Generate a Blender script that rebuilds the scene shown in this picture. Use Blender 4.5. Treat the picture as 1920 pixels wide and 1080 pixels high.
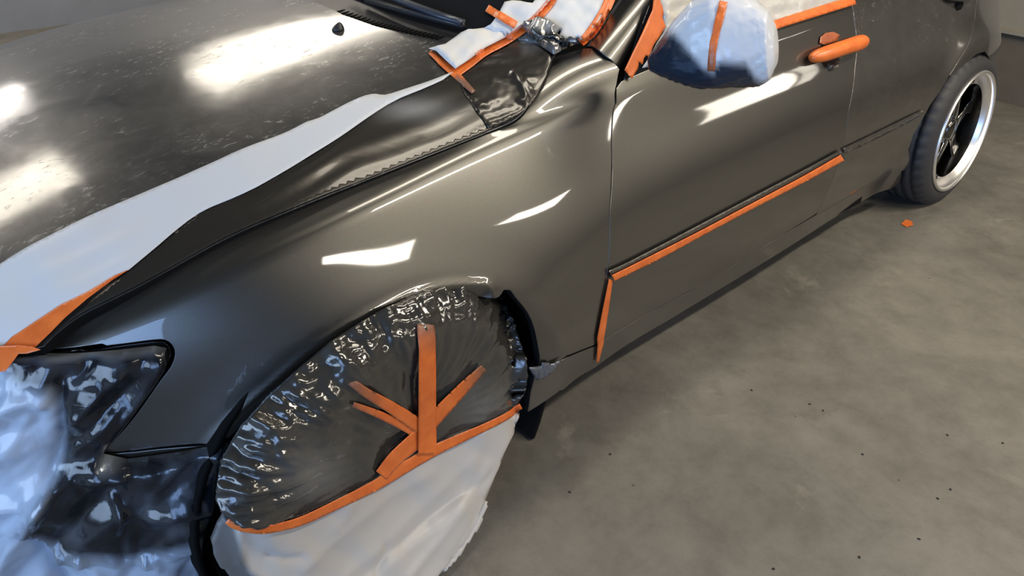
import bpy, bmesh, math, random
import numpy as np
from mathutils import Vector, Matrix, noise
from mathutils.bvhtree import BVHTree
from mathutils.geometry import delaunay_2d_cdt
random.seed(7); RNG = np.random.default_rng(7)
for o in list(bpy.data.objects): bpy.data.objects.remove(o)
SC = bpy.context.scene
COL = SC.collection

# ------------------------------------------------------------------ camera
CAMP = np.array([-0.608, -1.019, 1.389]); FPX = 1431.5
YAW, PITCH, ROLL = math.radians(41.148), math.radians(32.441), math.radians(1.095)
def _basis():
    f = np.array([math.sin(YAW)*math.cos(PITCH), math.cos(YAW)*math.cos(PITCH), -math.sin(PITCH)])
    r = np.array([math.cos(YAW), -math.sin(YAW), 0.0]); u = np.cross(r, f)
    return math.cos(ROLL)*r + math.sin(ROLL)*u, -math.sin(ROLL)*r + math.cos(ROLL)*u, f
CR, CU, CF = _basis()
cam = bpy.data.cameras.new('camera'); camo = bpy.data.objects.new('camera', cam); COL.objects.link(camo)
cam.sensor_fit = 'HORIZONTAL'; cam.sensor_width = 36.0; cam.lens = 36.0*FPX/1920.0
cam.clip_start = 0.02; cam.clip_end = 60
camo.matrix_world = Matrix(((CR[0], CU[0], -CF[0], CAMP[0]), (CR[1], CU[1], -CF[1], CAMP[1]), (CR[2], CU[2], -CF[2], CAMP[2]), (0, 0, 0, 1)))
SC.camera = camo
SC.view_settings.view_transform = 'Standard'; SC.view_settings.look = 'None'
SC.view_settings.gamma = 1.0; SC.view_settings.use_curve_mapping = False
SC.view_settings.exposure = 0.0
SC.cycles.max_bounces = 7; SC.cycles.diffuse_bounces = 4; SC.cycles.glossy_bounces = 4
SC.cycles.transmission_bounces = 4; SC.cycles.sample_clamp_indirect = 4.0
SC.cycles.caustics_reflective = False; SC.cycles.caustics_refractive = False
SC.cycles.use_denoising = True

def ray(px, py):
    d = CF + (px-960)/FPX*CR - (py-540)/FPX*CU
    return d/np.linalg.norm(d)
def at_y(px, py, y):
    d = ray(px, py); return CAMP + d*((y-CAMP[1])/d[1])
def at_z(px, py, z):
    d = ray(px, py); return CAMP + d*((z-CAMP[2])/d[2])
def at_x(px, py, x):
    d = ray(px, py); return CAMP + d*((x-CAMP[0])/d[0])
def to_px(P):
    d = np.asarray(P) - CAMP; w = d@CF
    return np.stack([960+FPX*(d@CR)/w, 540-FPX*(d@CU)/w], -1)

# ------------------------------------------------------------------ world and lights
w = bpy.data.worlds.new('world'); SC.world = w; w.use_nodes = True
w.node_tree.nodes['Background'].inputs[0].default_value = (0.55, 0.72, 1.0, 1)
w.node_tree.nodes['Background'].inputs[1].default_value = 3.0
ROOM = dict(x0=-4.6, x1=12.4, y0=-7.0, y1=5.3, z=3.0)
def area(name, loc, size, power, color, rot=(0, 0, 0)):
    l = bpy.data.lights.new(name, 'AREA'); l.shape = 'RECTANGLE'; l.size, l.size_y = size
    l.energy = power; l.color = color
    o = bpy.data.objects.new(name, l); COL.objects.link(o); o.location = loc; o.rotation_euler = rot
    return o
WARM = (1.0, 0.91, 0.77); NEUT = (1.0, 0.93, 0.86); DAY = (0.50, 0.70, 1.0)
for i, (x, y, lx, ly, p) in enumerate(((2.0, -4.6, 1.9, .50, 110), (4.95, -4.8, 1.4, .60, 100), (8.95, -5.3, 2.5, .34, 50), (10.75, -5.3, .7, .34, 6), (1.6, 4.2, 1.7, .9, 52), (-1.25, 3.7, 1.4, 1.0, 44), (1.5, .45, 1.8, .4, 30), (2.3, -1.5, 2.2, .16, 95))):
    area('ceiling_tubes_%d' % i, (x, y, 2.8), (lx, ly), p, WARM)
area('daylight_bay', (-4.45, -.1, 1.5), (1.9, 4.6), 180, DAY, (0, math.radians(-90), 0))
area('window_right', (-.6, 5.25, 2.3), (.5, .3), 7, NEUT, (math.radians(-90), 0, 0))
area('added_blue_fill', (-4.45, -4.9, 1.5), (2.6, 4.0), 220, (0.34, 0.55, 1.0), (0, math.radians(-90), 0))  # blue fill light added to tint the fender front, no known opening there

# ------------------------------------------------------------------ materials
def mat(name, color, rough=0.5, metal=0.0, coat=0.0, coat_rough=0.03, spec=0.5, trans=0.0, emis=None, estr=0.0):
    m = bpy.data.materials.new(name); m.use_nodes = True
    b = m.node_tree.nodes['Principled BSDF']
    b.inputs['Base Color'].default_value = (*color, 1); b.inputs['Roughness'].default_value = rough
    b.inputs['Metallic'].default_value = metal; b.inputs['Coat Weight'].default_value = coat
    b.inputs['Coat Roughness'].default_value = coat_rough; b.inputs['Specular IOR Level'].default_value = spec
    b.inputs['Transmission Weight'].default_value = trans
    if emis: b.inputs['Emission Color'].default_value = (*emis, 1); b.inputs['Emission Strength'].default_value = estr
    return m
def nodes(m): return m.node_tree.nodes, m.node_tree.links, m.node_tree.nodes['Principled BSDF']
def tex(m, scale, detail=4, rough=0.55, coord='Object', stretch=None, dist=0.0):
    n, l, b = nodes(m)
    tc = n.new('ShaderNodeTexCoord'); t = n.new('ShaderNodeTexNoise')
    t.inputs['Scale'].default_value = scale; t.inputs['Detail'].default_value = detail
    t.inputs['Roughness'].default_value = rough; t.inputs['Distortion'].default_value = dist
    if stretch:
        mp = n.new('ShaderNodeMapping'); mp.inputs['Scale'].default_value = stretch
        l.new(tc.outputs[coord], mp.inputs[0]); l.new(mp.outputs[0], t.inputs[0])
    else: l.new(tc.outputs[coord], t.inputs[0])
    return t.outputs[0]
def ramp(m, src, stops):
    n, l, b = nodes(m); r = n.new('ShaderNodeValToRGB'); e = r.color_ramp.elements
    while len(e) < len(stops): e.new(0.5)
    for q, (p, c) in zip(e, stops): q.position = p; q.color = (*c, 1) if len(c) == 3 else c
    l.new(src, r.inputs[0]); return r.outputs[0]
def mix(m, fac, a, b2, mode='MIX'):
    n, l, b = nodes(m); x = n.new('ShaderNodeMix'); x.data_type = 'RGBA'; x.blend_type = mode
    if isinstance(fac, float): x.inputs[0].default_value = fac
    else: l.new(fac, x.inputs[0])
    for i, s in ((6, a), (7, b2)):
        if isinstance(s, tuple): x.inputs[i].default_value = (*s, 1)
        else: l.new(s, x.inputs[i])
    return x.outputs[2]
def bump(m, src, strength=0.3, dist=0.01, prev=None):
    n, l, b = nodes(m); u = n.new('ShaderNodeBump'); u.inputs['Strength'].default_value = strength
    u.inputs['Distance'].default_value = dist; l.new(src, u.inputs['Height'])
    if prev is not None: l.new(prev, u.inputs['Normal'])
    l.new(u.outputs[0], b.inputs['Normal']); return u.outputs[0]

PAINT_C = (0.062, 0.058, 0.050)
M = {}
FLAKE = (0.060, 0.056, 0.047)
def paint(name, dust=0.0, pc=PAINT_C, met=0.8, hood=False):
    m = mat(name, pc, 0.38, met, 1.0, 0.04)
    n, l, b = nodes(m)
    fl = n.new('ShaderNodeTexVoronoi'); fl.inputs['Scale'].default_value = 1400
    tc = n.new('ShaderNodeTexCoord'); l.new(tc.outputs['Object'], fl.inputs[0])
    c = mix(m, 0.25, pc, fl.outputs['Color'], 'OVERLAY')
    l.new(c, b.inputs['Base Color'])
    if dust:
        big = ramp(m, tex(m, 5, 5), [(0.40, (0, 0, 0)), (0.72, (1, 1, 1))])
        sm = ramp(m, tex(m, 60, 6, 0.75, stretch=(.6, 1.3, 1), dist=.8), [(0.565, (0, 0, 0)), (0.63, (1, 1, 1))])
        f = mix(m, 1.0, big, sm, 'MULTIPLY')
        haze = ramp(m, tex(m, 9, 6, 0.7, dist=0.6), [(0.3, (0.02,)*3), (0.75, (0.35,)*3)])
        f2 = mix(m, 1.0, f, haze, 'ADD')
        f2 = mix(m, dust, (0, 0, 0), f2)
        l.new(mix(m, f2, c, (0.30, 0.29, 0.27)), b.inputs['Base Color'])
        l.new(ramp(m, f2, [(0, (0.36,)*3), (1, (0.75,)*3)]), b.inputs['Roughness'])
        l.new(ramp(m, f2, [(0, (0.055,)*3), (0.6, (0.45,)*3)]), b.inputs['Coat Roughness'])
        l.new(ramp(m, f2, [(0, (met,)*3), (0.7, (0.1,)*3)]), b.inputs['Metallic'])
    if not hood:      # metal flake layer: a soft lobe under the clear coat
        b.inputs['Metallic'].default_value = 0.0
        for k in list(b.inputs['Metallic'].links): l.remove(k)
        b.inputs['Base Color'].default_value = (.016, .015, .013, 1)
        g = n.new('ShaderNodeBsdfAnisotropic'); g.distribution = 'BECKMANN'; g.inputs['Roughness'].default_value = 0.42
        flake = mix(m, 0.3, FLAKE, fl.outputs['Color'], 'OVERLAY')
        if dust:
            l.new(mix(m, f2, (.016, .015, .013), (0.16, 0.15, 0.13)), b.inputs['Base Color'])
        else:
            for k in list(b.inputs['Base Color'].links): l.remove(k)
        l.new(flake, g.inputs['Color'])
        ad = n.new('ShaderNodeAddShader'); out = n['Material Output']
        l.new(b.outputs[0], ad.inputs[0]); l.new(g.outputs[0], ad.inputs[1]); l.new(ad.outputs[0], out.inputs['Surface'])
    return m
M['paint'] = paint('fresh_metallic_paint')
M['paint_rear'] = paint('dusty_metallic_paint', 0.35)
M['paint_hood'] = paint('scuffed_hood_paint', 0.6, (0.020, 0.020, 0.022), .5, True)
M['black'] = mat('black_cavity', (0.006, 0.006, 0.006), 0.9, spec=0.1)
M['rubber'] = mat('tyre_rubber', (0.032, 0.031, 0.032), 0.6)
bump(M['rubber'], tex(M['rubber'], 60), 0.25, 0.004)
M['trim'] = mat('black_plastic_trim', (0.02, 0.02, 0.022), 0.45)
bump(M['trim'], tex(M['trim'], 400), 0.15, 0.001)
M['glass'] = mat('windshield_glass', (0.012, 0.013, 0.015), 0.04, spec=0.6)
M['alu'] = mat('polished_lip', (0.92, 0.90, 0.87), 0.36, 1.0)
M['spoke'] = mat('gunmetal_spoke', (0.10, 0.095, 0.09), 0.22, 1.0, 0.6)
M['edge'] = mat('machined_edge', (0.85, 0.83, 0.8), 0.2, 1.0)
M['ink'] = mat('black_lettering', (0.01, 0.01, 0.01), 0.5)
def tape():
    m = mat('orange_tape', (0.80, 0.17, 0.025), 0.42, coat=0.25, coat_rough=0.3)
    n, l, b = nodes(m)
    t = ramp(m, tex(m, 26, 5, stretch=(1, 1, 1)), [(0.3, (0.66, 0.125, 0.018)), (0.7, (0.86, 0.20, 0.035))])
    at = n.new('ShaderNodeAttribute'); at.attribute_name = 'spray'
    l.new(mix(m, at.outputs['Fac'], t, (0.10, 0.075, 0.055)), b.inputs['Base Color'])
    bump(m, tex(m, 240, 3), 0.25, 0.002); return m
M['tape'] = tape()
def film(name, clean, sprayed, r0, r1, metal=0.0, bumps=0.3, coat=0.0, sub=0.0, bs=35):
    m = mat(name, clean, r0, coat=coat, coat_rough=0.08)
    n, l, b = nodes(m)
    at = n.new('ShaderNodeAttribute'); at.attribute_name = 'spray'
    l.new(mix(m, at.outputs['Fac'], clean, sprayed), b.inputs['Base Color'])
    mr = n.new('ShaderNodeMapRange'); l.new(at.outputs['Fac'], mr.inputs[0])
    mr.inputs[3].default_value = r0; mr.inputs[4].default_value = r1; l.new(mr.outputs[0], b.inputs['Roughness'])
    mm = n.new('ShaderNodeMath'); mm.operation = 'MULTIPLY'; mm.inputs[1].default_value = metal
    l.new(at.outputs['Fac'], mm.inputs[0]); l.new(mm.outputs[0], b.inputs['Metallic'])
    prev = None
    for sc_, st_ in ((bs, bumps), (bs*2.7, bumps*.45)):
        t = tex(m, sc_, 1.5, 0.45, dist=0.6)
        s1 = n.new('ShaderNodeMath'); s1.operation = 'SUBTRACT'; s1.inputs[1].default_value = 0.5; l.new(t, s1.inputs[0])
        s2 = n.new('ShaderNodeMath'); s2.operation = 'ABSOLUTE'; l.new(s1.outputs[0], s2.inputs[0])
        s3 = n.new('ShaderNodeMath'); s3.operation = 'POWER'; s3.inputs[1].default_value = 0.7; l.new(s2.outputs[0], s3.inputs[0])
        prev = bump(m, s3.outputs[0], st_, 0.02, prev)
    return m
M['film'] = film('masking_film', (0.62, 0.65, 0.69), (0.085, 0.078, 0.068), 0.45, 0.30, 0.55, 0.04, bs=4)
M['film_gloss'] = film('sprayed_hood_film', (0.50, 0.51, 0.53), (0.052, 0.048, 0.041), 0.36, 0.30, 0.6, 0.07, coat=0.3, bs=7)
M['film_top'] = film('crinkled_wheel_film', (0.42, 0.42, 0.42), (0.046, 0.043, 0.037), 0.30, 0.16, 0.4, 0.22, coat=0.7, bs=9)
M['film_front'] = film('front_film', (0.42, 0.49, 0.60), (0.012, 0.014, 0.019), 0.34, 0.18, 0.2, 0.12, coat=0.35, bs=6)
M['film_wheel'] = film('white_wheel_film', (0.50, 0.475, 0.44), (0.13, 0.125, 0.12), 0.42, 0.4, 0.0, 0.05, bs=5)
M['film_window'] = film('window_film', (0.66, 0.63, 0.57), (0.2, 0.2, 0.2), 0.30, 0.3, 0.0, 0.25, coat=0.3, bs=8)
M['film_bag'] = film('mirror_bag', (0.66, 0.67, 0.69), (0.022, 0.034, 0.058), 0.32, 0.20, 0.3, 0.10, coat=0.3, bs=9)
M['paper'] = film('masking_paper', (0.68, 0.68, 0.67), (0.2, 0.2, 0.2), 0.6, 0.6, 0.0, 0.05, bs=7)

# concrete floor
def concrete():
    m = mat('concrete_floor', (0.2, 0.19, 0.16), 0.55)
    n, l, b = nodes(m)
    a = ramp(m, tex(m, 1.6, 9, 0.68, dist=0.5), [(0.25, (0.100, 0.091, 0.074)), (0.5, (0.152, 0.140, 0.117)), (0.75, (0.205, 0.188, 0.157))])
    c = ramp(m, tex(m, 9, 9, 0.78), [(0.32, (0.66, 0.655, 0.65)), (0.55, (1, 1, 1)), (0.72, (1.2, 1.19, 1.17))])
    col = mix(m, 0.8, a, c, 'MULTIPLY')
    st = ramp(m, tex(m, 2.6, 5, 0.6, dist=1.2), [(0.60, (0, 0, 0)), (0.70, (1, 1, 1))])
    st2 = ramp(m, tex(m, 17, 6, 0.75), [(0.46, (0, 0, 0)), (0.62, (1, 1, 1))])
    s = mix(m, 1.0, st, st2, 'MULTIPLY')
    s = mix(m, 0.55, (0, 0, 0), s)
    col = mix(m, s, col, (0.085, 0.075, 0.058))
    pale = ramp(m, tex(m, 3.3, 7, 0.7, stretch=(1, 1.3, 1), dist=0.8), [(0.62, (0, 0, 0)), (0.72, (0.45,)*3)])
    col = mix(m, pale, col, (0.30, 0.27, 0.215))
    v = n.new('ShaderNodeTexVoronoi'); v.inputs['Scale'].default_value = 9.0
    tc = n.new('ShaderNodeTexCoord'); l.new(tc.outputs['Object'], v.inputs[0])
    sp = ramp(m, v.outputs['Distance'], [(0.015, (1, 1, 1)), (0.045, (0, 0, 0))])
    col = mix(m, sp, col, (0.05, 0.045, 0.04))
    l.new(col, b.inputs['Base Color'])
    l.new(ramp(m, tex(m, 4, 6), [(0.3, (0.38,)*3), (0.7, (0.62,)*3)]), b.inputs['Roughness'])
    bump(m, tex(m, 45, 8, 0.7), 0.14, 0.004)
    return m
M['floor'] = concrete()
def plaster(name, c0, c1, sc=2.0):
    m = mat(name, c0, 0.75)
    n, l, b = nodes(m)
    l.new(ramp(m, tex(m, sc, 7, 0.65), [(0.3, c0), (0.7, c1)]), b.inputs['Base Color'])
    bump(m, tex(m, 30, 6), 0.12, 0.004); return m
M['wall'] = plaster('grey_wall', (0.22, 0.22, 0.225), (0.27, 0.27, 0.275))
M['wall_pale'] = plaster('pale_wall', (0.20, 0.195, 0.18), (0.24, 0.23, 0.215))
M['wall_rear'] = plaster('rear_wall', (0.24, 0.215, 0.17), (0.30, 0.27, 0.215))
M['ceil'] = plaster('ceiling', (0.09, 0.083, 0.07), (0.11, 0.10, 0.087))
M['dark_trim'] = plaster('brown_baseboard', (0.10, 0.083, 0.062), (0.13, 0.11, 0.085), 6)

# ------------------------------------------------------------------ object helpers
def tag(o, label=None, cat=None, group=None, kind=None):
    if label: o['label'] = label
    if cat: o['category'] = cat
    if group: o['group'] = group
    if kind: o['kind'] = kind
    return o
def mesh_obj(name, verts, faces, m, parent=None, smooth=True, attr=None, thick=0.0):
    me = bpy.data.meshes.new(name)
    me.from_pydata([tuple(map(float, v)) for v in verts], [], [tuple(map(int, f)) for f in faces]); me.update()
    if smooth: me.shade_smooth()
    if attr is not None:
        a = me.attributes.new('spray', 'FLOAT', 'POINT'); a.data.foreach_set('value', np.asarray(attr, dtype=np.float32))
    me.materials.append(m)
    o = bpy.data.objects.new(name, me); COL.objects.link(o)
    if parent: o.parent = parent; o.matrix_parent_inverse = parent.matrix_world.inverted()
    if thick:
        s = o.modifiers.new('thickness', 'SOLIDIFY'); s.thickness = thick; s.offset = 0
    return o
def empty(name, loc, label=None, cat=None, group=None, parent=None):
    o = bpy.data.objects.new(name, None); COL.objects.link(o); o.location = loc; o.empty_display_size = 0.1
    if parent: o.parent = parent; o.matrix_parent_inverse = parent.matrix_world.inverted()
    bpy.context.view_layer.update()
    return tag(o, label, cat, group)
class MB:
    def __init__(s): s.v = []; s.f = []
    def add(s, v, f):
        k = len(s.v); s.v += [tuple(map(float, p)) for p in v]; s.f += [tuple(i+k for i in q) for q in f]
    def box(s, lo, hi):
        x0, y0, z0 = lo; x1, y1, z1 = hi
        s.add([(x0,y0,z0),(x1,y0,z0),(x1,y1,z0),(x0,y1,z0),(x0,y0,z1),(x1,y0,z1),(x1,y1,z1),(x0,y1,z1)],
              [(0,3,2,1),(4,5,6,7),(0,1,5,4),(1,2,6,5),(2,3,7,6),(3,0,4,7)])
    def loft(s, rings, closed=True, caps=True):
        n = len(rings[0]); k = len(s.v)
        for r in rings: s.v += [tuple(map(float, p)) for p in r]
        for i in range(len(rings)-1):
            for j in range(n if closed else n-1):
                a = k+i*n+j; b = k+i*n+(j+1) % n; s.f.append((a, b, b+n, a+n))
        if caps and closed:
            s.f.append(tuple(k+j for j in range(n))[::-1]); s.f.append(tuple(k+(len(rings)-1)*n+j for j in range(n)))
    def tube(s, pts, rad, n=10, sq=1.0, up=(0, 0, 1)):
        pts = [np.array(p, float) for p in pts]; rings = []
        for i, p in enumerate(pts):
            t = pts[min(i+1, len(pts)-1)] - pts[max(i-1, 0)]; t /= np.linalg.norm(t)
            a = np.cross(t, up); a /= np.linalg.norm(a); b = np.cross(a, t)
            r = rad[i] if hasattr(rad, '__len__') else rad
            rings.append([p + r*(math.cos(q)*a + sq*math.sin(q)*b) for q in np.linspace(0, 2*math.pi, n, endpoint=False)])
        s.loft(rings)
    def build(s, name, m, parent=None, smooth=True, **k): return mesh_obj(name, s.v, s.f, m, parent, smooth, **k)
def bevel(o, w=0.003, seg=2):
    b = o.modifiers.new('bevel', 'BEVEL'); b.width = w; b.segments = seg; b.limit_method = 'ANGLE'; return o

# ------------------------------------------------------------------ surfaces
def bs_basis(t):
    return np.stack([(1-t)**3/6, (3*t**3-6*t**2+4)/6, (-3*t**3+3*t**2+3*t+1)/6, t**3/6], -1)
class Surf:
    """uniform cubic B-spline surface over a control net, with a metric (u,v) chart"""
    def __init__(s, net, out, disp=None):
        s.out = np.array(out, float); s.sg = 1.0
        net = np.asarray(net, float); s.nr, s.nc = net.shape[:2]; s.net = net
        g = np.concatenate([2*net[:1]-net[1:2], net, 2*net[-1:]-net[-2:-1]], 0)
        g = np.concatenate([2*g[:, :1]-g[:, 1:2], g, 2*g[:, -1:]-g[:, -2:-1]], 1); s.g = g; s.disp = disp
        mr = np.linalg.norm(np.diff(net, axis=0), axis=2); mc = np.linalg.norm(np.diff(net, axis=1), axis=2)
        s.U = np.concatenate([[0], np.cumsum(np.median(mr, 1))]); s.V = np.concatenate([[0], np.cumsum(np.median(mc, 0))])
        m_ = np.array([[s.U[-1]*.5, s.V[-1]*.5]]); s.sg = 1.0 if s.nrm0(m_)[0]@s.out > 0 else -1.0
        s._bvh()
    def st(s, a, b):
        a = np.clip(a, 0, s.nr-1-1e-9); b = np.clip(b, 0, s.nc-1-1e-9)
        i = a.astype(int); j = b.astype(int); A = bs_basis(a-i); B = bs_basis(b-j)
        out = np.zeros(a.shape+(3,))
        for p in range(4):
            for q in range(4): out += (A[..., p]*B[..., q])[..., None]*s.g[i+p, j+q]
        return out
    def raw(s, uv):
        return s.st(np.interp(uv[..., 0], s.U, np.arange(s.nr)), np.interp(uv[..., 1], s.V, np.arange(s.nc)))
    def nrm0(s, uv):
        e = 1e-3; lo = np.array([s.U[0], s.V[0]]); hi = np.array([s.U[-1], s.V[-1]])
        c = np.clip(uv, lo+e, hi-e)
        du = s.raw(c+[e, 0])-s.raw(c-[e, 0]); dv = s.raw(c+[0, e])-s.raw(c-[0, e])
        n = s.sg*np.cross(du, dv); return n/np.maximum(np.linalg.norm(n, axis=-1, keepdims=True), 1e-12)
    def pos(s, uv, off=0.0):
        uv = np.asarray(uv, float); p = s.raw(uv); n = s.nrm0(uv)
        h = off
        if s.disp is not None: h = h + s.disp(p)
        return p + n*(h[..., None] if hasattr(h, 'shape') else h)
    def nrm(s, uv):
        e = 1e-3; du = s.pos(uv+[e, 0])-s.pos(uv-[e, 0]); dv = s.pos(uv+[0, e])-s.pos(uv-[0, e])
        n = s.sg*np.cross(du, dv); return n/np.maximum(np.linalg.norm(n, axis=-1, keepdims=True), 1e-12)
    def _bvh(s):
        us = np.linspace(s.U[0], s.U[-1], 60+8*s.nr); vs = np.linspace(s.V[0], s.V[-1], 40+8*s.nc)
        s.us, s.vs = us, vs
        uu, vv = np.meshgrid(us, vs, indexing='ij'); s.uvg = np.stack([uu, vv], -1).reshape(-1, 2)
        P = s.pos(s.uvg); s.P = P; n = len(vs); F = []
        for i in range(len(us)-1):
            for j in range(n-1):
                a = i*n+j; F += [(a, a+n, a+n+1), (a, a+n+1, a+1)]
        s.F = F; s.tree = BVHTree.FromPolygons([tuple(p) for p in P], F)
    def px2uv(s, px, py):
        d = ray(px, py); h = s.tree.ray_cast(Vector(CAMP), Vector(d), 30)
        if h[0] is None:
            # nearest grid vertex in angle (outline overshoots the surface)
            k = np.argmin(((to_px(s.P)-[px, py])**2).sum(1)); return s.uvg[k]
        a, b, c = s.F[h[2]]; A, B, C = s.P[a], s.P[b], s.P[c]; q = np.array(h[0])
        v0, v1, v2 = B-A, C-A, q-A
        d00, d01, d11, d20, d21 = v0@v0, v0@v1, v1@v1, v2@v0, v2@v1; den = d00*d11-d01*d01
        v = (d11*d20-d01*d21)/den; w_ = (d00*d21-d01*d20)/den
        return s.uvg[a]*(1-v-w_)+s.uvg[b]*v+s.uvg[c]*w_
    def outline(s, pts): return np.array([s.px2uv(*p) for p in pts])

def resample(poly, step, closed=True):
    P = [np.array(p, float) for p in poly]; out = []
    n = len(P)
    for i in range(n if closed else n-1):
        a, b = P[i], P[(i+1) % n]; k = max(1, int(math.ceil(np.linalg.norm(b-a)/step)))
        for t in range(k): out.append(a+(b-a)*t/k)
    if not closed: out.append(P[-1])
    return np.array(out)
def smoothline(pts, step=12):
    """Catmull-Rom through open pixel points"""
    P = np.array(pts, float); P = np.vstack([2*P[0]-P[1], P, 2*P[-1]-P[-2]]); out = []
    for i in range(1, len(P)-2):
        k = max(2, int(np.linalg.norm(P[i+1]-P[i])/step))
        for t in np.arange(k)/k:
            out.append(0.5*(2*P[i]+(P[i+1]-P[i-1])*t+(2*P[i-1]-5*P[i]+4*P[i+1]-P[i+2])*t*t+(-P[i-1]+3*P[i]-3*P[i+1]+P[i+2])*t**3))
    out.append(P[-2]); return [tuple(p) for p in out]
def inside(poly, pts):
    x, y = pts[:, 0], pts[:, 1]; r = np.zeros(len(pts), bool); n = len(poly)
    for i in range(n):
        x0, y0 = poly[i]; x1, y1 = poly[(i+1) % n]
        c = ((y0 > y) != (y1 > y)); 
        with np.errstate(divide='ignore', invalid='ignore'):
            r ^= c & (x < (x1-x0)*(y-y0)/(y1-y0+1e-30)+x0)
    return r
def seg_dist(poly, pts, closed=True):
    d = np.full(len(pts), 1e9); n = len(poly)
    for i in range(n if closed else n-1):
        a = poly[i]; b = poly[(i+1) % n]; ab = b-a; L = ab@ab+1e-18
        t = np.clip(((pts-a)@ab)/L, 0, 1); d = np.minimum(d, np.linalg.norm(pts-a-t[:, None]*ab, axis=1))
    return d
def inset(poly, g):
    n = len(poly); area2 = sum(poly[i][0]*poly[(i+1) % n][1]-poly[(i+1) % n][0]*poly[i][1] for i in range(n))
    sg = 1 if area2 > 0 else -1; out = []
    for i in range(n):
        a, b, c = poly[i-1], poly[i], poly[(i+1) % n]
        t1 = b-a; t2 = c-b; t1 = t1/(np.linalg.norm(t1)+1e-12); t2 = t2/(np.linalg.norm(t2)+1e-12)
        n1 = np.array([-t1[1], t1[0]]); n2 = np.array([-t2[1], t2[0]]); m_ = n1+n2; L = np.linalg.norm(m_)
        m_ = n1 if L < 1e-6 else m_/L; out.append(b+sg*m_*g/max(0.5, m_@n1))
    return np.array(out)
def triangulate(poly, step, holes=()):
    lo = poly.min(0); hi = poly.max(0)
    xs = np.arange(lo[0]+step/2, hi[0], step); ys = np.arange(lo[1]+step/2, hi[1], step)
    g = np.stack(np.meshgrid(xs, ys, indexing='ij'), -1); g[:, 1::2, 0] += step/2; g = g.reshape(-1, 2)
    ok = inside(poly, g)
    g = g[ok]; g = g[seg_dist(poly, g) > step*0.45]
    for h in holes:
        g = g[~inside(h, g)]; g = g[seg_dist(h, g) > step*0.45]
    V = [Vector(p) for p in poly]; E_ = [(i, (i+1) % len(poly)) for i in range(len(poly))]
    for h in holes:
        k = len(V); V += [Vector(p) for p in h]; E_ += [(k+i, k+(i+1) % len(h)) for i in range(len(h))]
    V += [Vector(p) for p in g]
    r = delaunay_2d_cdt(V, E_, [], 0, 1e-7)
    v = np.array([tuple(p) for p in r[0]]); F = np.array([f for f in r[2] if len(f) == 3])
    c = v[F].mean(1); k = inside(poly, c)
    for h in holes: k &= ~inside(h, c)
    return v, F[k]

def boundary(F):
    cnt = {}
    for f in F:
        for i in range(3):
            a, b = int(f[i]), int(f[(i+1) % 3]); cnt[(a, b)] = 1
    return [(a, b) for (a, b) in cnt if (b, a) not in cnt]

def panel(name, surf, px=None, uv=None, step=0.011, gap=0.002, m=None, parent=None, depth=0.022, off=0.0, extra=None, lab=None):
    """body panel cut out of a master surface: outline from the photo's seams, rolled edges returned inward"""
    poly = surf.outline(px) if uv is None else np.array(uv, float)
    poly = resample(poly, step); 
    if gap: poly = inset(poly, gap)
    v, F = triangulate(poly, step)
    P = surf.pos(v, off)
    if extra is not None: P = P + surf.nrm0(v)*extra(P)[:, None]
    a = P[F[:, 0]]; nn = np.cross(P[F[:, 1]]-a, P[F[:, 2]]-a); N = surf.nrm(v)
    if extra is not None:
        e_ = 1e-3; q_ = lambda w_: (lambda b_: b_+surf.nrm0(w_)*extra(b_)[:, None])(surf.pos(w_, off))
        N = surf.sg*np.cross(q_(v+[e_, 0])-q_(v-[e_, 0]), q_(v+[0, e_])-q_(v-[0, e_])); N = N/np.linalg.norm(N, axis=1, keepdims=True)
    if (nn*N[F[:, 0]]).sum() < 0: F = F[:, ::-1]
    B = boundary(F); nxt = dict(B); verts = list(P); faces = [tuple(f) for f in F]
    bv = sorted(set(i for e in B for i in e)); prv = {b_: a_ for a_, b_ in B}
    ring = {}; CN = [n_ for n_ in N]
    for i in bv:
        t = P[nxt.get(i, i)]-P[prv.get(i, i)]; t = t/(np.linalg.norm(t)+1e-12)
        o = np.cross(t, N[i])      # outward
        ids = []
        for dn, do, wn in ((0.0006, 0.0009, .8), (0.0022, 0.0016, .25), (depth, 0.0016, 0)):
            ids.append(len(verts)); verts.append(P[i]-N[i]*dn+o*do)
            q = N[i]*wn+o*(1-wn); CN.append(q/(np.linalg.norm(q)+1e-12))
        ring[i] = ids
    FB = []
    for a_, b_ in B:
        ra, rb = [a_]+ring[a_], [b_]+ring[b_]
        for k in range(3):
            if k == 2: FB.append(len(faces))
            faces.append((ra[k], ra[k+1], rb[k+1], rb[k]))
    o = mesh_obj(name, verts, faces, m or M['paint'], parent)
    o.data.normals_split_custom_set_from_vertices([tuple(c) for c in CN])
    o.data.materials.append(M['black'])  # deep flange coloured black: shade of the panel gaps put into the colour
    for k in FB: o.data.polygons[k].material_index = 1
    if lab: o['label'] = lab
    return o

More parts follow.
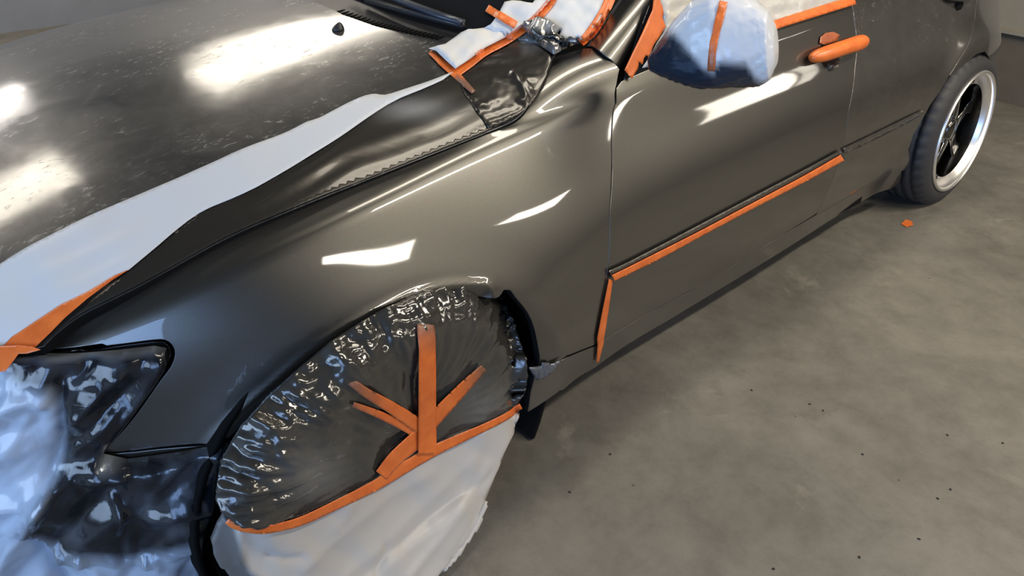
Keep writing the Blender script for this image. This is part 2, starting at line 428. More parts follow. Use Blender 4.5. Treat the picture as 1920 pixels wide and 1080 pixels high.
# ---- noise helpers for wrinkles (real geometry)
def tri(x): return 2*np.abs(x-np.floor(x+0.5))
class Crumple:
    def __init__(s, seed, n=7, freq=(6, 20)):
        r = np.random.default_rng(seed); s.k = []
        for i in range(n):
            a = r.uniform(0, math.pi*2); f = r.uniform(*freq); s.k.append((math.cos(a)*f, math.sin(a)*f, r.uniform(0, 1), r.uniform(0.5, 1)/f, r.uniform(0.3, 1.2)*f*0.12, r.uniform(0, 6), r.uniform(0, 6)))
    def __call__(s, p):
        h = 0
        for kx, ky, ph, am, wv, a, b in s.k:
            x = kx*p[:, 0]+ky*p[:, 1]+ph+wv*0.25*(np.sin(p[:, 0]*wv*7+a)+np.sin(p[:, 1]*wv*9+b))
            h = h+am*tri(x)
        return h
def vnoise(p, f, seed=0):
    return np.array([noise.noise(Vector((x*f+seed*7.1, y*f-seed*3.7, seed*1.3))) for x, y in p])

def sheet(name, trees, px, step=6, off=0.003, disp=None, m=None, spray=None, label=None, cat=None, group=None, parent=None, thick=0.0006, edge=None, smooth=True, kind=None):
    """film / tape laid on the bodywork: outline on the photo's lines, every vertex resting on the surface below it (+ folds)"""
    poly = resample(np.array(px, float), step)
    v, F = triangulate(poly, step)
    P = np.zeros((len(v), 3)); N = np.zeros((len(v), 3)); ok = np.zeros(len(v), bool)
    for i, (x, y) in enumerate(v):
        d = Vector(ray(x, y)); best = None
        for t in trees:
            h = t.ray_cast(Vector(CAMP), d, 30)
            if h[0] is not None and (best is None or h[3] < best[3]): best = h
        if best is not None:
            P[i] = best[0]; n = np.array(best[1]); N[i] = n if n@ray(x, y) < 0 else -n; ok[i] = True
    if not ok.all():
        good = np.where(ok)[0]
        for i in np.where(~ok)[0]:
            j = good[np.argmin(((v[good]-v[i])**2).sum(1))]; D = (P[j]-CAMP); N[i] = N[j]
            d = ray(*v[i]); P[i] = CAMP+d*((D@N[j])/(d@N[j]) if abs(d@N[j]) > 0.15 else np.linalg.norm(D))
    # smooth the normals a little
    nb = [[] for _ in v]
    for f in F:
        for a, b in ((0, 1), (1, 2), (2, 0)): nb[f[a]].append(f[b]); nb[f[b]].append(f[a])
    for _ in range(2): N = np.array([N[i]+sum((N[j] for j in nb[i]), np.zeros(3)) for i in range(len(v))])
    N /= np.linalg.norm(N, axis=1, keepdims=True)
    d = np.full(len(v), off)
    if disp is not None: d = d+disp(v, P)
    if edge is not None:
        e = seg_dist(poly, v); d = off+(d-off)*np.clip(e/edge, 0.0, 1)
    P = P+N*np.maximum(d, 0.0008)[:, None]
    a = P[F[:, 0]]; nn = np.cross(P[F[:, 1]]-a, P[F[:, 2]]-a)
    if (nn*N[F[:, 0]]).sum() < 0: F = F[:, ::-1]
    sp = spray(v) if spray is not None else np.zeros(len(v))
    sp = np.clip(sp, 0, 1)
    o = mesh_obj(name, P, F, m, parent, smooth, attr=sp, thick=thick)
    tag(o, label, cat, group, kind); return o
def strip_poly(pts, wd):
    """closed outline of a band of width wd (px, or per point) along a pixel line"""
    P = np.array(pts, float); n = len(P); w_ = np.full(n, wd, float) if not hasattr(wd, '__len__') else np.interp(np.linspace(0, 1, n), np.linspace(0, 1, len(wd)), wd)
    L, R_ = [], []
    for i in range(n):
        t = P[min(i+1, n-1)]-P[max(i-1, 0)]; t /= np.linalg.norm(t); q = np.array([-t[1], t[0]])*w_[i]/2
        L.append(tuple(P[i]+q)); R_.append(tuple(P[i]-q))
    return L+R_[::-1]

# ---- side of the body
XS = [-.50, -.40, -.30, -.20, -.10, 0, .10, .20, .30, .38, .46, .54, .62, .72, .85, 1.05, 1.3, 1.55, 1.8, 2.05, 2.3, 2.5, 2.67, 2.85, 3.02, 3.16, 3.28, 3.38, 3.46]
def I(x, xs, ys): return float(np.interp(x, xs, ys))
def row(x):
    crest_z = I(x, [-.5, -.4, -.25, -.05, .14, .353, .60, .74, 1.3, 1.65, 2.67, 3.5], [.645, .70, .742, .766, .785, .803, .814, .850, .872, .885, .91, .92])
    crest_y = I(x, [-.5, -.4, -.25, -.05, .34, .75, 3.5], [.118, .100, .088, .080, .128, .132, .132])
    top_z = I(x, [-.534, -.463, -.378, -.235, -.105, .06, .25, .375, .45, .533, .62, .70, .85, 1.65, 2.67, 3.5], [.676, .708, .723, .756, .772, .787, .799, .814, .838, .878, .915, .925, .895, .915, .94, .94])
    top_y = I(x, [-.55, .3, .42, .52, .62, .70, .85, 3.5], [.155, .158, .162, .17, .182, .172, .160, .160])
    in_z = I(x, [-.534, -.463, -.378, -.235, -.105, .06, .25, .375, .45, .533, .62, .72, .85, 1.65, 2.67, 3.5], [.665, .70, .72, .757, .775, .79, .803, .82, .845, .88, .905, .925, .905, .925, .95, .95])
    in_y = I(x, [-.55, .3, .42, .52, .62, .72, .85, 3.5], [.21, .21, .22, .26, .31, .27, .20, .20])
    lip_y = I(x, [-.5, -.4, -.3, -.1, .1, .3, .46, .62, 3.5], [.045, .018, -.010, -.028, -.030, -.030, -.024, -.002, 0])
    rake = I(x, [.6, 1.65, 3.5], [0, .045, .11])
    t = I(x, [-.2, .48, .70], [0, .0, 1])    # 0 fender, 1 door
    zb = .095+.6*rake
    FR = (0, .14, .22, .335, .475, .61, .735, .845, .935); zt = crest_z-.03
    if x > .2: 
        k = I(x, [.2, .6], [0, 1]); FR = [a_*(1-k)+b_*k for a_, b_ in zip(FR, (0, .165, .205, .30, .42, .545, .67, .79, .90))]
    zs = [zb+(zt-zb)*q for q in FR]
    zc = I(x, [-.1, .1, .28, .38, .5, .62], [.712, .705, .628, .632, .650, .655]); ku = I(x, [0, .3], [2.4, 1.5]); kl = I(x, [.1, .27], [3.5, 2.3])
    def flank(z):      # fender flank: the slope grows steadily from the arch lip up to the crest
        hi = crest_z-.012; n_ = 24; q = np.linspace(z, hi, n_); s_ = q-zc
        tn = np.where(s_ > 0, .53+ku*s_, np.clip(.53+kl*s_, 0, None)); return crest_y-.012-float(np.sum((tn[1:]+tn[:-1])/2)*(hi-z)/(n_-1))
    lo_y = flank(zc-.16)
    f = [lo_y+.045, lo_y+.02, lo_y+.016, lo_y+.006]+[flank(max(z, zc-.16)) for z in zs[4:]]
    fc1 = flank(crest_z-.0125)
    d = (.065, .020, .016, .004, 0, .004, .017, .047, .090)
    ys = [f[i]*(1-t)+d[i]*t for i in range(9)]
    zz = zs
    c1z = crest_z-.012; c1y = fc1*(1-t)+.124*t
    pts = [(y, z) for y, z in zip(ys, zz)]+[(min(c1y, crest_y-.006), c1z), (crest_y, crest_z), (crest_y+.018*(1-t)+.01*t, crest_z+.006*(1-t)+.02*t), (top_y, top_z), (in_y, in_z)]
    yo = I(x, [-.56, -.46, -.36, -.26, 1.65, 2.0, 2.3, 2.5, 2.67, 2.85, 3.02, 3.16, 3.28, 3.38, 3.46], [.055, .028, .008, 0, 0, .02, .038, .02, .012, .03, .07, .14, .25, .42, .7])
    tuck = I(x, [1.9, 2.3, 2.6], [0, .012, 0])
    return [(x, y+yo+tuck*(k < 5), z) for k, (y, z) in enumerate(pts)]
NET = [row(x) for x in XS]
# nose rows wrap round the front corner
nose = []
for (x, y, k) in ((-.86, .86, 1.0), (-.845, .62, .95), (-.80, .40, .85), (-.72, .25, .6), (-.62, .165, .3)):
    base = row(-.5); r_ = []
    for (bx, by, bz) in base:
        drop = (bz-.15)/.55
        z = bz-.07*k*drop; r_.append((x+.10*k*drop**2, y+(by-.13)*(1-k), z))
    nose.append(r_)
NET = np.array(nose+NET)
for _ in range(2): NET[1:-1] = (NET[:-2]+2*NET[1:-1]+NET[2:])/4
def arch_bump(p):
    """flares round both wheel openings, outward"""
    h = 0
    for cx, cz, r0, amp in ((.0, .19, .41, .013), (2.67, .30, .375, .014)):
        r = np.hypot(p[..., 0]-cx, p[..., 2]-cz)
        h = h+amp*np.exp(-np.clip((r-r0), 0, None)**2/(2*.045**2))*(r > 0)*(p[..., 1] < .3)
    return h
SIDE = Surf(NET, (0, -1, 0.1), arch_bump)

# ---- hood
HX = [-.92, -.84, -.72, -.6, -.5, -.4, -.3, -.2, -.1, 0, .1, .2, .3, .38, .46, .54, .62]
HY = [.11, .14, .17, .22, .29, .36, .44, .54, .66, .78, .90, 1.02, 1.14, 1.24, 1.32, 1.40, 1.5, 1.60, 1.66]
def hood_z(x, y):
    zc = I(x, [-.95, -.86, -.78, -.7, -.5, -.3, -.1, .1, .3, .45, .65], [.58, .66, .715, .745, .795, .838, .872, .900, .922, .936, .952])
    ze = I(x, [-.95, -.7, -.534, -.463, -.378, -.235, -.105, .06, .25, .375, .45, .533, .65], [.46, .58, .674, .708, .723, .756, .772, .787, .799, .814, .834, .86, .89])
    g = I(y, [.0, .145, .2, .3, .4, .5, .68, .86, 1.04, 1.22, 1.32, 1.42, 1.52, 1.62, 1.7], [-.1, 0, .28, .50, .68, .80, .93, 1, .98, .93, .86, .74, .58, .34, .1])
    rl = .96-.30*x; rd = (y-rl)
    return ze+(zc-ze)*g+.007*math.exp(-(rd/.10)**2)*I(x, [-.8, -.3, .35, .5], [0, 1, 1, 0])
HOOD = Surf([[(x, y, hood_z(x, y)) for y in HY] for x in HX], (0, 0, 1))

CAR = empty('car', (1.3, .86, 0), 'dark bronze-grey metallic saloon car masked with film and orange tape for respray', 'car')

GAPLINE = smoothline([(82, 652), (100, 633), (130, 609), (165, 587), (265, 537), (420, 452), (550, 395), (700, 335), (850, 276), (940, 240), (967, 226), (985, 209), (998, 188), (1007, 170), (1016, 150), (1025, 132), (1037, 112)])
ARCH = smoothline([(392, 945), (402, 910), (412, 875), (426, 838), (445, 815), (470, 790), (500, 762), (528, 738), (562, 708), (604, 674), (655, 640), (719, 604), (783, 577), (847, 562), (915, 560), (936, 557), (945, 545)])
REARARCH = smoothline([(945, 545), (957, 545), (966, 557), (989, 586), (1002, 617), (1010, 656), (1012, 679), (1004, 705)])
DGAP = [(1161, 148), (1155, 165), (1150, 205), (1147, 300), (1143, 400), (1137, 520), (1127, 600), (1121, 645)]
HL = smoothline([(82, 654), (150, 652), (220, 646), (285, 638), (308, 638), (322, 648), (327, 665), (320, 688), (300, 715), (250, 785), (193, 850)])
# fender: gap line, pillar seam, door gap, rocker crease, arch, bumper seam, headlamp
_arch_f = [p for p in ARCH if p[1] < 826]
fender_px = GAPLINE+[(1060, 100), (1090, 90), (1118, 90), (1140, 107), (1163, 130)]+DGAP[1:]+[(1062, 668), (1004, 700)]+REARARCH[::-1][1:]+_arch_f[::-1][1:]+[(432, 826), (330, 836), (255, 845)]+HL[::-1][:-1]
_a3 = SIDE.pos(SIDE.outline([p for p in ARCH if p[0] < 905]))[:, [0, 2]]
def arch_roll(p):     # the wheel-arch lip turns in towards the tyre
    d = seg_dist(_a3, p[:, [0, 2]], False)
    return -.011*np.clip(1-d/.024, 0, 1)**1.6+.0035*np.exp(-((d-.028)/.010)**2)
panel('fender', SIDE, fender_px, m=M['paint'], parent=CAR, gap=0.0022, step=.0085, extra=arch_roll)
# front bumper side below the fender seam
bump_px = [(195, 853), (255, 848), (330, 840), (432, 830)]+[p for p in ARCH[::-1] if p[1] > 832]+[(380, 990), (372, 1060), (366, 1150), (250, 1250), (60, 1300), (-200, 1250), (-260, 1000), (-150, 850), (60, 860)]
panel('bumper', SIDE, bump_px, m=M['paint'], parent=CAR, gap=0.002, step=0.016)
# headlamp lens, sunk a little behind the fender edge
lamp_px = [(88, 662), (150, 659), (220, 653), (285, 645), (306, 645), (315, 653), (319, 668), (312, 687), (292, 715), (243, 785), (186, 850), (60, 856), (-140, 846), (-120, 700), (-40, 668)]
panel('headlamp', SIDE, lamp_px, m=M['glass'], parent=CAR, gap=0.0, off=-0.006, lab='headlamp lens under masking film')

# doors and rear quarter
REARGAP = [(1530, 402), (1536, 392), (1556, 345), (1577, 290), (1583, 262), (1592, 205), (1603, 130), (1607, 95), (1605, 60), (1601, 30), (1597, 4), (1594, -14)]
CREASE_PX = [(1121, 647), (1185, 607), (1305, 541), (1460, 446), (1530, 404)]
door_px = [(1165, 150)]+[(1188, 140), (1258, 112), (1360, 82), (1460, 46), (1530, 24), (1594, -2)]+REARGAP[::-1][2:]+CREASE_PX[::-1][1:]+DGAP[::-1][1:-1]
HC = SIDE.pos(SIDE.px2uv(1558, 99)[None])[0]
def door_relief(p):
    a = (p[:, 0]-HC[0])/.060; b = (p[:, 2]-HC[2])/.042
    return -0.020*np.clip(1-(a*a+b*b), 0, 1)**.6
panel('front_door', SIDE, door_px, m=M['paint'], parent=CAR, gap=0.003, extra=door_relief)
RDR = [(1836, -30), (1832, 0), (1828, 37), (1815, 85), (1795, 118), (1780, 142), (1745, 196), (1713, 252), (1704, 280), (1698, 318)]
CREASE2 = [(1530, 404), (1590, 369), (1654, 331), (1690, 318)]
rdoor_px = [(1597, -12), (1700, -50), (1836, -95)]+RDR+CREASE2[::-1][1:]+REARGAP[1:-1]
panel('rear_door', SIDE, rdoor_px, m=M['paint_rear'], parent=CAR, gap=0.0022)
quarter_px = [(1836, -95), (1935, -120), (1925, -30), (1910, 0), (1897, 60), (1884, 118), (1866, 180), (1861, 172), (1860, 140), (1857, 112), (1848, 97), (1832, 101), (1812, 118), (1796, 132), (1786, 142)]+RDR[::-1][4:]
panel('quarter_panel', SIDE, quarter_px, m=M['paint_rear'], parent=CAR, gap=0.002)
rock_px = [(1004, 704), (1062, 671), (1121, 648)]+CREASE_PX[1:-1]+CREASE2+[(1686, 345), (1664, 358), (1630, 370), (1549, 418), (1400, 512), (1250, 603), (1115, 690), (1050, 733), (990, 772), (996, 735)]
panel('rocker_panel', SIDE, rock_px, m=M['paint_rear'], parent=CAR, gap=0.0015)

# hood
hood_uv_px = [(p[0], p[1]-3) for p in GAPLINE]
edge = HOOD.outline(hood_uv_px)
seam = HOOD.outline([(1037, 108), (990, 108), (930, 102), (870, 90), (821, 77), (765, 64), (705, 49), (645, 28), (622, 16)])
u_seam = seam[-1][0]; u0 = HOOD.U[0]+.02; vmax = HOOD.V[-1]-.02
far = [(u_seam+.004, HOOD.V[-1]*.62), (u_seam+.05, HOOD.V[-1]*.78), (u_seam+.13, vmax-.06), (u_seam+.10, vmax), (edge[0][0]+.05, vmax), (u0+.06, vmax-.12), (u0, vmax-.45), (u0, HOOD.V[-1]*.5), (u0+.0, .45), (u0+.06, .2), (edge[0][0]-.12, .10)]
panel('hood', HOOD, uv=list(edge)+list(seam)+far, m=M['paint_hood'], parent=CAR, gap=0.0018, step=0.014, lab='scuffed dark hood')

# ---- room
R_ = ROOM
def slab(name, lo, hi, m, kind='structure'):
    b = MB(); b.box(lo, hi); o = b.build(name, m, smooth=False); o['kind'] = kind; return o
fl = slab('floor', (R_['x0']-.2, R_['y0']-.2, -.1), (R_['x1']+.2, R_['y1']+.2, 0), M['floor'])
slab('wall_right', (R_['x0'], R_['y1'], 0), (R_['x1'], R_['y1']+.15, R_['z']), M['wall'])
slab('wall_left', (R_['x0'], R_['y0']-.15, 0), (R_['x1'], R_['y0'], R_['z']), M['wall_pale'])
slab('wall_rear', (4.30, -.35, 0), (4.45, R_['y1'], R_['z']), M['wall_rear'])
slab('wall_far', (R_['x1'], R_['y0'], 0), (R_['x1']+.15, R_['y1'], R_['z']), M['wall_rear'])
slab('baseboard_rear', (4.27, -.36, 0), (4.3, R_['y1'], .365), M['dark_trim'])
slab('trim_1', (4.24, -.36, .365), (4.3, R_['y1'], .385), M['wall_rear'])
slab('ceiling', (R_['x0'], R_['y0'], R_['z']), (R_['x1'], R_['y1'], R_['z']+.1), M['ceil'])
slab('wall_front', (R_['x0']-.15, R_['y0'], 0), (R_['x0'], R_['y1'], R_['z']), M['wall'])
#REST
# ---- glasshouse: A pillar, windscreen, cowl, side glass
PIL = []
for s_ in (-.35, 0, .33, .66, 1, 1.5, 2.3):
    O = np.array((.695, .128, .885))+s_*np.array((.165, .045, .110)); Rg = np.array((.645, .150, .932))+s_*np.array((.155, .045, .078)); In = np.array((.668, .205, .925))+s_*np.array((.150, .045, .078))
    O, Rg, In = O+np.array((.036, .030, -.014)), Rg+np.array((.054, .047, -.020)), In+np.array((.054, .047, -.020))
    mid = (O+Rg)/2+np.array((-.004, -.010, .008))
    PIL.append([O+np.array((.02, .015, -.012)), O, O*.8+Rg*.2+np.array((0, -.008, .002)), mid, Rg*.85+O*.15+np.array((-.002, -.004, .004)), Rg, Rg*.6+In*.4+np.array((0, 0, .003)), In, In+np.array((.012, .02, -.016))])
PILLAR = Surf(PIL, (0, -1, .4))
panel('door_pillar', PILLAR, [(1117, 90), (1138, 106), (1164, 131), (1180, 101), (1197, 66), (1217, 21), (1228, -3), (1238, -28), (1175, -40), (1160, -22), (1148, 0), (1130, 34), (1100, 76), (1088, 84)], m=M['paint'], parent=CAR, gap=0.0015, step=.01)
def wind_base(y): return .675-.19*(1-((y-.86)/.66)**2)
WY = np.linspace(.23, 1.49, 13)
WIND = Surf([[(wind_base(y)+t, y, .915+.035*(1-((y-.86)/.7)**2)+.53*t-.06*t*t) for y in WY] for t in np.linspace(-.02, .95, 8)], (-.5, 0, 1))
panel('windshield', WIND, uv=[(WIND.U[0]+.01, .03), (WIND.U[0]+.01, WIND.V[-1]-.03), (WIND.U[-1]-.02, WIND.V[-1]-.1), (WIND.U[-1]-.02, .1)], m=M['glass'], parent=CAR, gap=0, step=.04, depth=.006)
def cow_z(t, y): return hood_z(wind_base(y)-.11, y)-.012+.0*t+.02*t
COWL = Surf([[(wind_base(y)-.14+.17*t, y, cow_z(t, y)) for y in np.linspace(.22, 1.5, 14)] for t in np.linspace(-.25, 1, 6)], (0, 0, 1))
panel('cowl_grille', COWL, uv=[(.004, .02), (.004, COWL.V[-1]-.02), (COWL.U[-1]-.004, COWL.V[-1]-.02), (COWL.U[-1]-.004, .02)], m=M['trim'], parent=CAR, gap=0, step=.03, depth=.01)
for k, q in enumerate(np.linspace(0, 1, 24)):
    px = 640+q*185; py = np.interp(px, [622, 645, 705, 765, 821, 860], [12, 23, 44, 58, 70, 80])
    uv = COWL.px2uv(px, py); c = COWL.pos(uv[None])[0]
    if k == 0: slot = MB(); slot.box((-.013, -.0035, -.002), (.013, .0035, .0018)); so = slot.build('vent_slot', M['black'], CAR, smooth=False)
    else: so = so.copy(); COL.objects.link(so)
    so.matrix_basis = CAR.matrix_world.inverted() @ Matrix.Translation(Vector(c)) @ Matrix.Rotation(.25, 4, 'Z'); so.matrix_parent_inverse = Matrix.Identity(4)
WIN = Surf([[(x, .150+.045*t*2.2+I(x, [.6, .9, 3], [.0, 0, 0]), .878+(x-.7)*.022+.30*t) for t in np.linspace(-.25, 1.2, 7)] for x in np.linspace(.45, 2.6, 9)], (0, -1, 0))
panel('door_window', WIN, [(1170, 156), (1190, 150), (1262, 121), (1362, 90), (1462, 55), (1530, 32), (1600, 6), (1700, -35), (1690, -90), (1300, -90), (1228, -14), (1200, 60)], m=M['glass'], parent=CAR, gap=0, step=.03, depth=.006)
# wiper
def bar(name, surf, px, off, wd, ht, m, parent=CAR):
    P = [surf.pos(surf.px2uv(*p)[None])[0]+surf.nrm(surf.px2uv(*p)[None])[0]*o for p, o in zip(px, off)]
    b = MB(); b.tube(P, wd if hasattr(wd, '__len__') else [wd]*len(P), 8, ht); return b.build(name, m, parent)
wipm = mat('wiper_arm_black', (0.045, 0.055, 0.075), 0.35, 0.3)
bar('wiper_arm', WIND, [(660, -22), (700, -4), (760, 20), (830, 48), (868, 62)], (.035, .035, .03, .028, .022), [.006, .011, .013, .014, .013], .55, wipm)
bar('wiper_blade', WIND, [(690, 8), (760, 37), (830, 64), (866, 78)], (.012,)*4, .006, 1.4, M['trim'])
bar('wiper_arm', WIND, [(540, -28), (575, -8), (600, 3), (618, 13)], (.02, .02, .018, .014), [.012, .012, .011, .007], .6, wipm)
# washer jet on the hood
c = HOOD.pos(HOOD.px2uv(634, 56)[None])[0]; b = MB(); rings = []
for h, r, dx in ((-.002, .013, 0), (.003, .0128, 0), (.009, .010, .002), (.014, .006, .004), (.017, .0025, .005)):
    rings.append([(c[0]+dx+r*1.2*math.cos(a), c[1]+r*math.sin(a), c[2]+h) for a in np.linspace(0, 2*math.pi, 14, endpoint=False)])
b.loft(rings); b.build('washer_nozzle', M['trim'], CAR)

# ---- black boxes added inside the body to block light and see-through
b = MB(); b.box((-.72, .30, .12), (.45, 1.45, .58)); b.box((.45, .32, .13), (2.9, 1.5, .80)); b.box((-.3, 1.45, .2), (3.3, 1.66, .74)); b.box((-.75, 1.40, .15), (-.3, 1.60, .55)); b.box((.55, .07, .16), (2.05, .26, .50)); b.box((.60, .20, .5), (2.4, .30, .80))
b.box((-.72, .5, .55), (.45, 1.4, .70))
b.build('inner_light_block', M['black'], CAR, smooth=False)
def liner(cx, cz, r, y0, y1, name='wheel_arch_liner'):
    b = MB(); A = np.linspace(math.radians(-25), math.radians(205), 36); v = []
    for y in (y0, y1): v += [(cx+r*math.cos(a), y, cz+r*math.sin(a)) for a in A]
    v += [(cx+(r+.012)*math.cos(a), y, cz+(r+.012)*math.sin(a)) for y in (y0, y1) for a in A]
    n = len(A); f = []
    for i in range(n-1):
        f += [(i, i+1, n+i+1, n+i), (2*n+i, 3*n+i, 3*n+i+1, 2*n+i+1), (i, 2*n+i, 2*n+i+1, i+1)]
    b.add(v, f); b.build(name, M['black'], CAR)
liner(.0, .19, .43, .035, .32); liner(2.67, .29, .385, .09, .32)

# ---- wheels
def wheel(c, steer, camber, label, letters=True):
    w_ = MB(); n = 96
    def lathe(prof, seg=n):
        b = MB(); b.loft([[(r*math.cos(a), y, r*math.sin(a)) for a in np.linspace(0, 2*math.pi, seg, endpoint=False)] for y, r in prof], caps=False); return b
    root = lathe([(.03, .188), (.06, .186), (.10, .182), (.21, .195), (.215, .235)]).build('wheel', M['spoke'], CAR)
    root['label'] = label
    lip = lathe([(.010, .2300), (.002, .2335), (-.001, .2375), (.002, .2415), (.010, .2440), (.018, .2400), (.014, .236)][::-1]+[(.010, .2300), (.014, .2255), (.022, .2190), (.050, .2120), (.056, .2090), (.059, .1925), (.062, .1895), (.072, .1875), (.080, .1840)])
    lip.build('rim_lip', M['alu'], root)['label'] = 'polished stepped rim lip'
    t = []
    for y, r in ((.016, .240), (.010, .247), (.008, .256), (.012, .272), (.022, .292), (.034, .303), (.046, .3085), (.060, .3095), (.062, .303), (.068, .303), (.070, .310), (.098, .311), (.100, .303), (.108, .303), (.110, .311), (.138, .311), (.140, .303), (.148, .303), (.150, .3105), (.178, .309), (.180, .303), (.186, .303), (.188, .3085), (.203, .305), (.216, .290), (.224, .265), (.222, .245)): t.append((y, r))
    b = lathe(t, 168); b.v = [(x, y, z) for x, y, z in b.v]
    v = []
    for k, (x, y, z) in enumerate(b.v):
        seg = k % 168; r = math.hypot(x, z)
        if r > .3 and (seg % 4 == 0) and not (.06 < y < .19): q = (r-.006)/r; x *= q; z *= q
        v.append((x, y, z))
    b.v = v; b.build('tyre', M['rubber'], root)
    for k in range(6):
        a = math.radians(60*k+18); b = MB(); rg = []
        for r, hw, y0, y1 in ((.030, .022, .060, .105), (.060, .023, .058, .105), (.11, .018, .064, .105), (.160, .020, .070, .105), (.188, .030, .064, .100)):
            rg.append([(r, -hw, y0+.006), (r, -hw*.75, y0), (r, hw*.75, y0), (r, hw, y0+.006), (r, hw*.7, y1), (r, -hw*.7, y1)])
        rot = lambda p: (p[0]*math.cos(a)-p[1]*math.sin(a), p[2], p[0]*math.sin(a)+p[1]*math.cos(a))
        b.loft([[rot(p) for p in r_] for r_ in rg]); sp = b.build('spoke', M['spoke'], root); bevel(sp, .002)
        # machined edges
        b = MB()
        for sg in (-1, 1):
            b.tube([rot((r, sg*hw, y0+.004)) for r, hw, y0 in ((.055, .0225, .058), (.11, .018, .064), (.160, .020, .070), (.187, .030, .064))], .0018, 6, up=(0, 1, 0.01))
        b.build('spoke_edge', M['edge'], root)
    lathe([(.07, .045), (.058, .045), (.050, .034), (.048, .0)][::-1]+[(.07, .045), (.10, .06)], 32).build('centre_cap', M['spoke'], root)
    lathe([(.108, .182), (.110, .02)], 48).build('brake_shadow_plate', M['black'], root)
    if letters:
        for word, a0, da in (('NSOOLX', 236, 5.6), ('USSN', 62, 5.0)):
            for i, chx in enumerate(word):
                cu = bpy.data.curves.new('letter', 'FONT'); cu.body = chx; cu.size = .020; cu.extrude = .0006; cu.align_x = 'CENTER'; cu.align_y = 'CENTER'; cu.offset = .0004
                to = bpy.data.objects.new('letter', cu); COL.objects.link(to); bpy.context.view_layer.update()
                me = bpy.data.meshes.new_from_object(to.evaluated_get(bpy.context.evaluated_depsgraph_get())); bpy.data.objects.remove(to)
                me.materials.clear(); me.materials.append(M['ink'])
                lo = bpy.data.objects.new('letter', me); COL.objects.link(lo); lo.parent = root
                a = math.radians(a0+i*da); r = .2010; r_y = .0562
                # letter plane faces -y (towards the viewer), top of the letter towards the hub at the bottom of the wheel
                pos = Vector((r*math.cos(a), r_y, r*math.sin(a)))
                if word == 'NSOOLX': xa = Vector((-math.sin(a), 0, math.cos(a))); ya = Vector((-math.cos(a), 0, -math.sin(a)))
                else: xa = Vector((-math.sin(a), 0, math.cos(a)))*-1; ya = Vector((math.cos(a), 0, math.sin(a)))
                za = xa.cross(ya)
                lo.matrix_basis = Matrix(((xa.x, ya.x, za.x, pos.x), (xa.y, ya.y, za.y, pos.y), (xa.z, ya.z, za.z, pos.z), (0, 0, 0, 1)))
    root.matrix_parent_inverse = CAR.matrix_world.inverted()
    root.matrix_basis = Matrix.Translation(Vector(c)) @ Matrix.Rotation(steer, 4, 'Z') @ Matrix.Rotation(camber, 4, 'X')
    return root
wheel((2.67, -.004, .306), 0, math.radians(-3.5), 'wide polished-lip rear wheel on stretched tyre')
wheel((.0, .0, .306), math.radians(7), math.radians(-2), 'front wheel hidden under masking film', False)

# door handles
def on(surf, px, py, off): uv = surf.px2uv(px, py)[None]; return surf.pos(uv)[0]+surf.nrm(uv)[0]*off
b = MB(); hp = [on(SIDE, *p) for p in ((1516, 108, .016), (1530, 104, .026), (1560, 95, .030), (1590, 85, .027), (1602, 81, .018))]
b.tube(hp, [.008, .013, .014, .014, .009], 10); b.build('door_handle', M['paint'], CAR)
b = MB(); b.tube([on(SIDE, *p) for p in ((1768, -6, .012), (1785, -2, .026), (1805, -6, .026), (1822, -14, .012))], [.012, .016, .016, .012], 12); b.build('door_handle', M['paint_rear'], CAR)
c0 = on(SIDE, 1797, 12, .002); b = MB(); b.tube([c0+[0, .004, 0], c0+[0, -.004, 0]], [.028, .024], 16, .8); b.build('handle_recess', M['black'], CAR)
c0 = on(SIDE, 1558, 127, -.004); b = MB(); b.tube([c0+[0, .006, 0], c0+[0, -.004, 0], c0+[0, -.008, 0]], [.016, .016, .010], 16, .8); b.build('door_lock', M['trim'], CAR)
S_T = [SIDE.tree]; ALLT = [SIDE.tree, HOOD.tree, PILLAR.tree, WIND.tree, COWL.tree]
def rearcast(trees): return trees
mo = sheet('side_moulding', S_T, strip_poly([(1141, 515), (1180, 497), (1250, 461), (1400, 382), (1500, 330), (1576, 289)], 19), 6, .007, m=M['paint'], edge=4, parent=CAR)
mo = sheet('side_moulding', S_T, strip_poly([(1580, 283), (1640, 254), (1700, 224), (1728, 209)], [11, 11, 10, 7]), 5, .005, m=M['paint_rear'], edge=3, parent=CAR)

# ================================================================== masking
G_T = 'orange masking tape strips'; 
def tape_strip(pts, wd, trees, label, off=.0035, spray=None, step=4, poly=None, amp=.0006, seed=1, name='tape_strip', edge=2):
    cr = Crumple(seed, 4, (8, 30))
    pl = poly or strip_poly(smoothline(pts, 8), wd)
    return sheet(name, trees, pl, step, off, lambda v, P: amp*cr(v/100.0), M['tape'], spray, label, 'tape', G_T, edge=edge)
def fold(v, segs):
    h = np.zeros(len(v))
    for pts, amp, wd in segs: h = h+amp*np.exp(-(seg_dist(np.array(pts, float), v, False)/wd)**1.3)
    return h
def soft(poly, v, w_):
    poly = np.array(poly, float); s_ = np.where(inside(poly, v), 1, -1)*seg_dist(poly, v); return np.clip(.5+s_/w_, 0, 1)

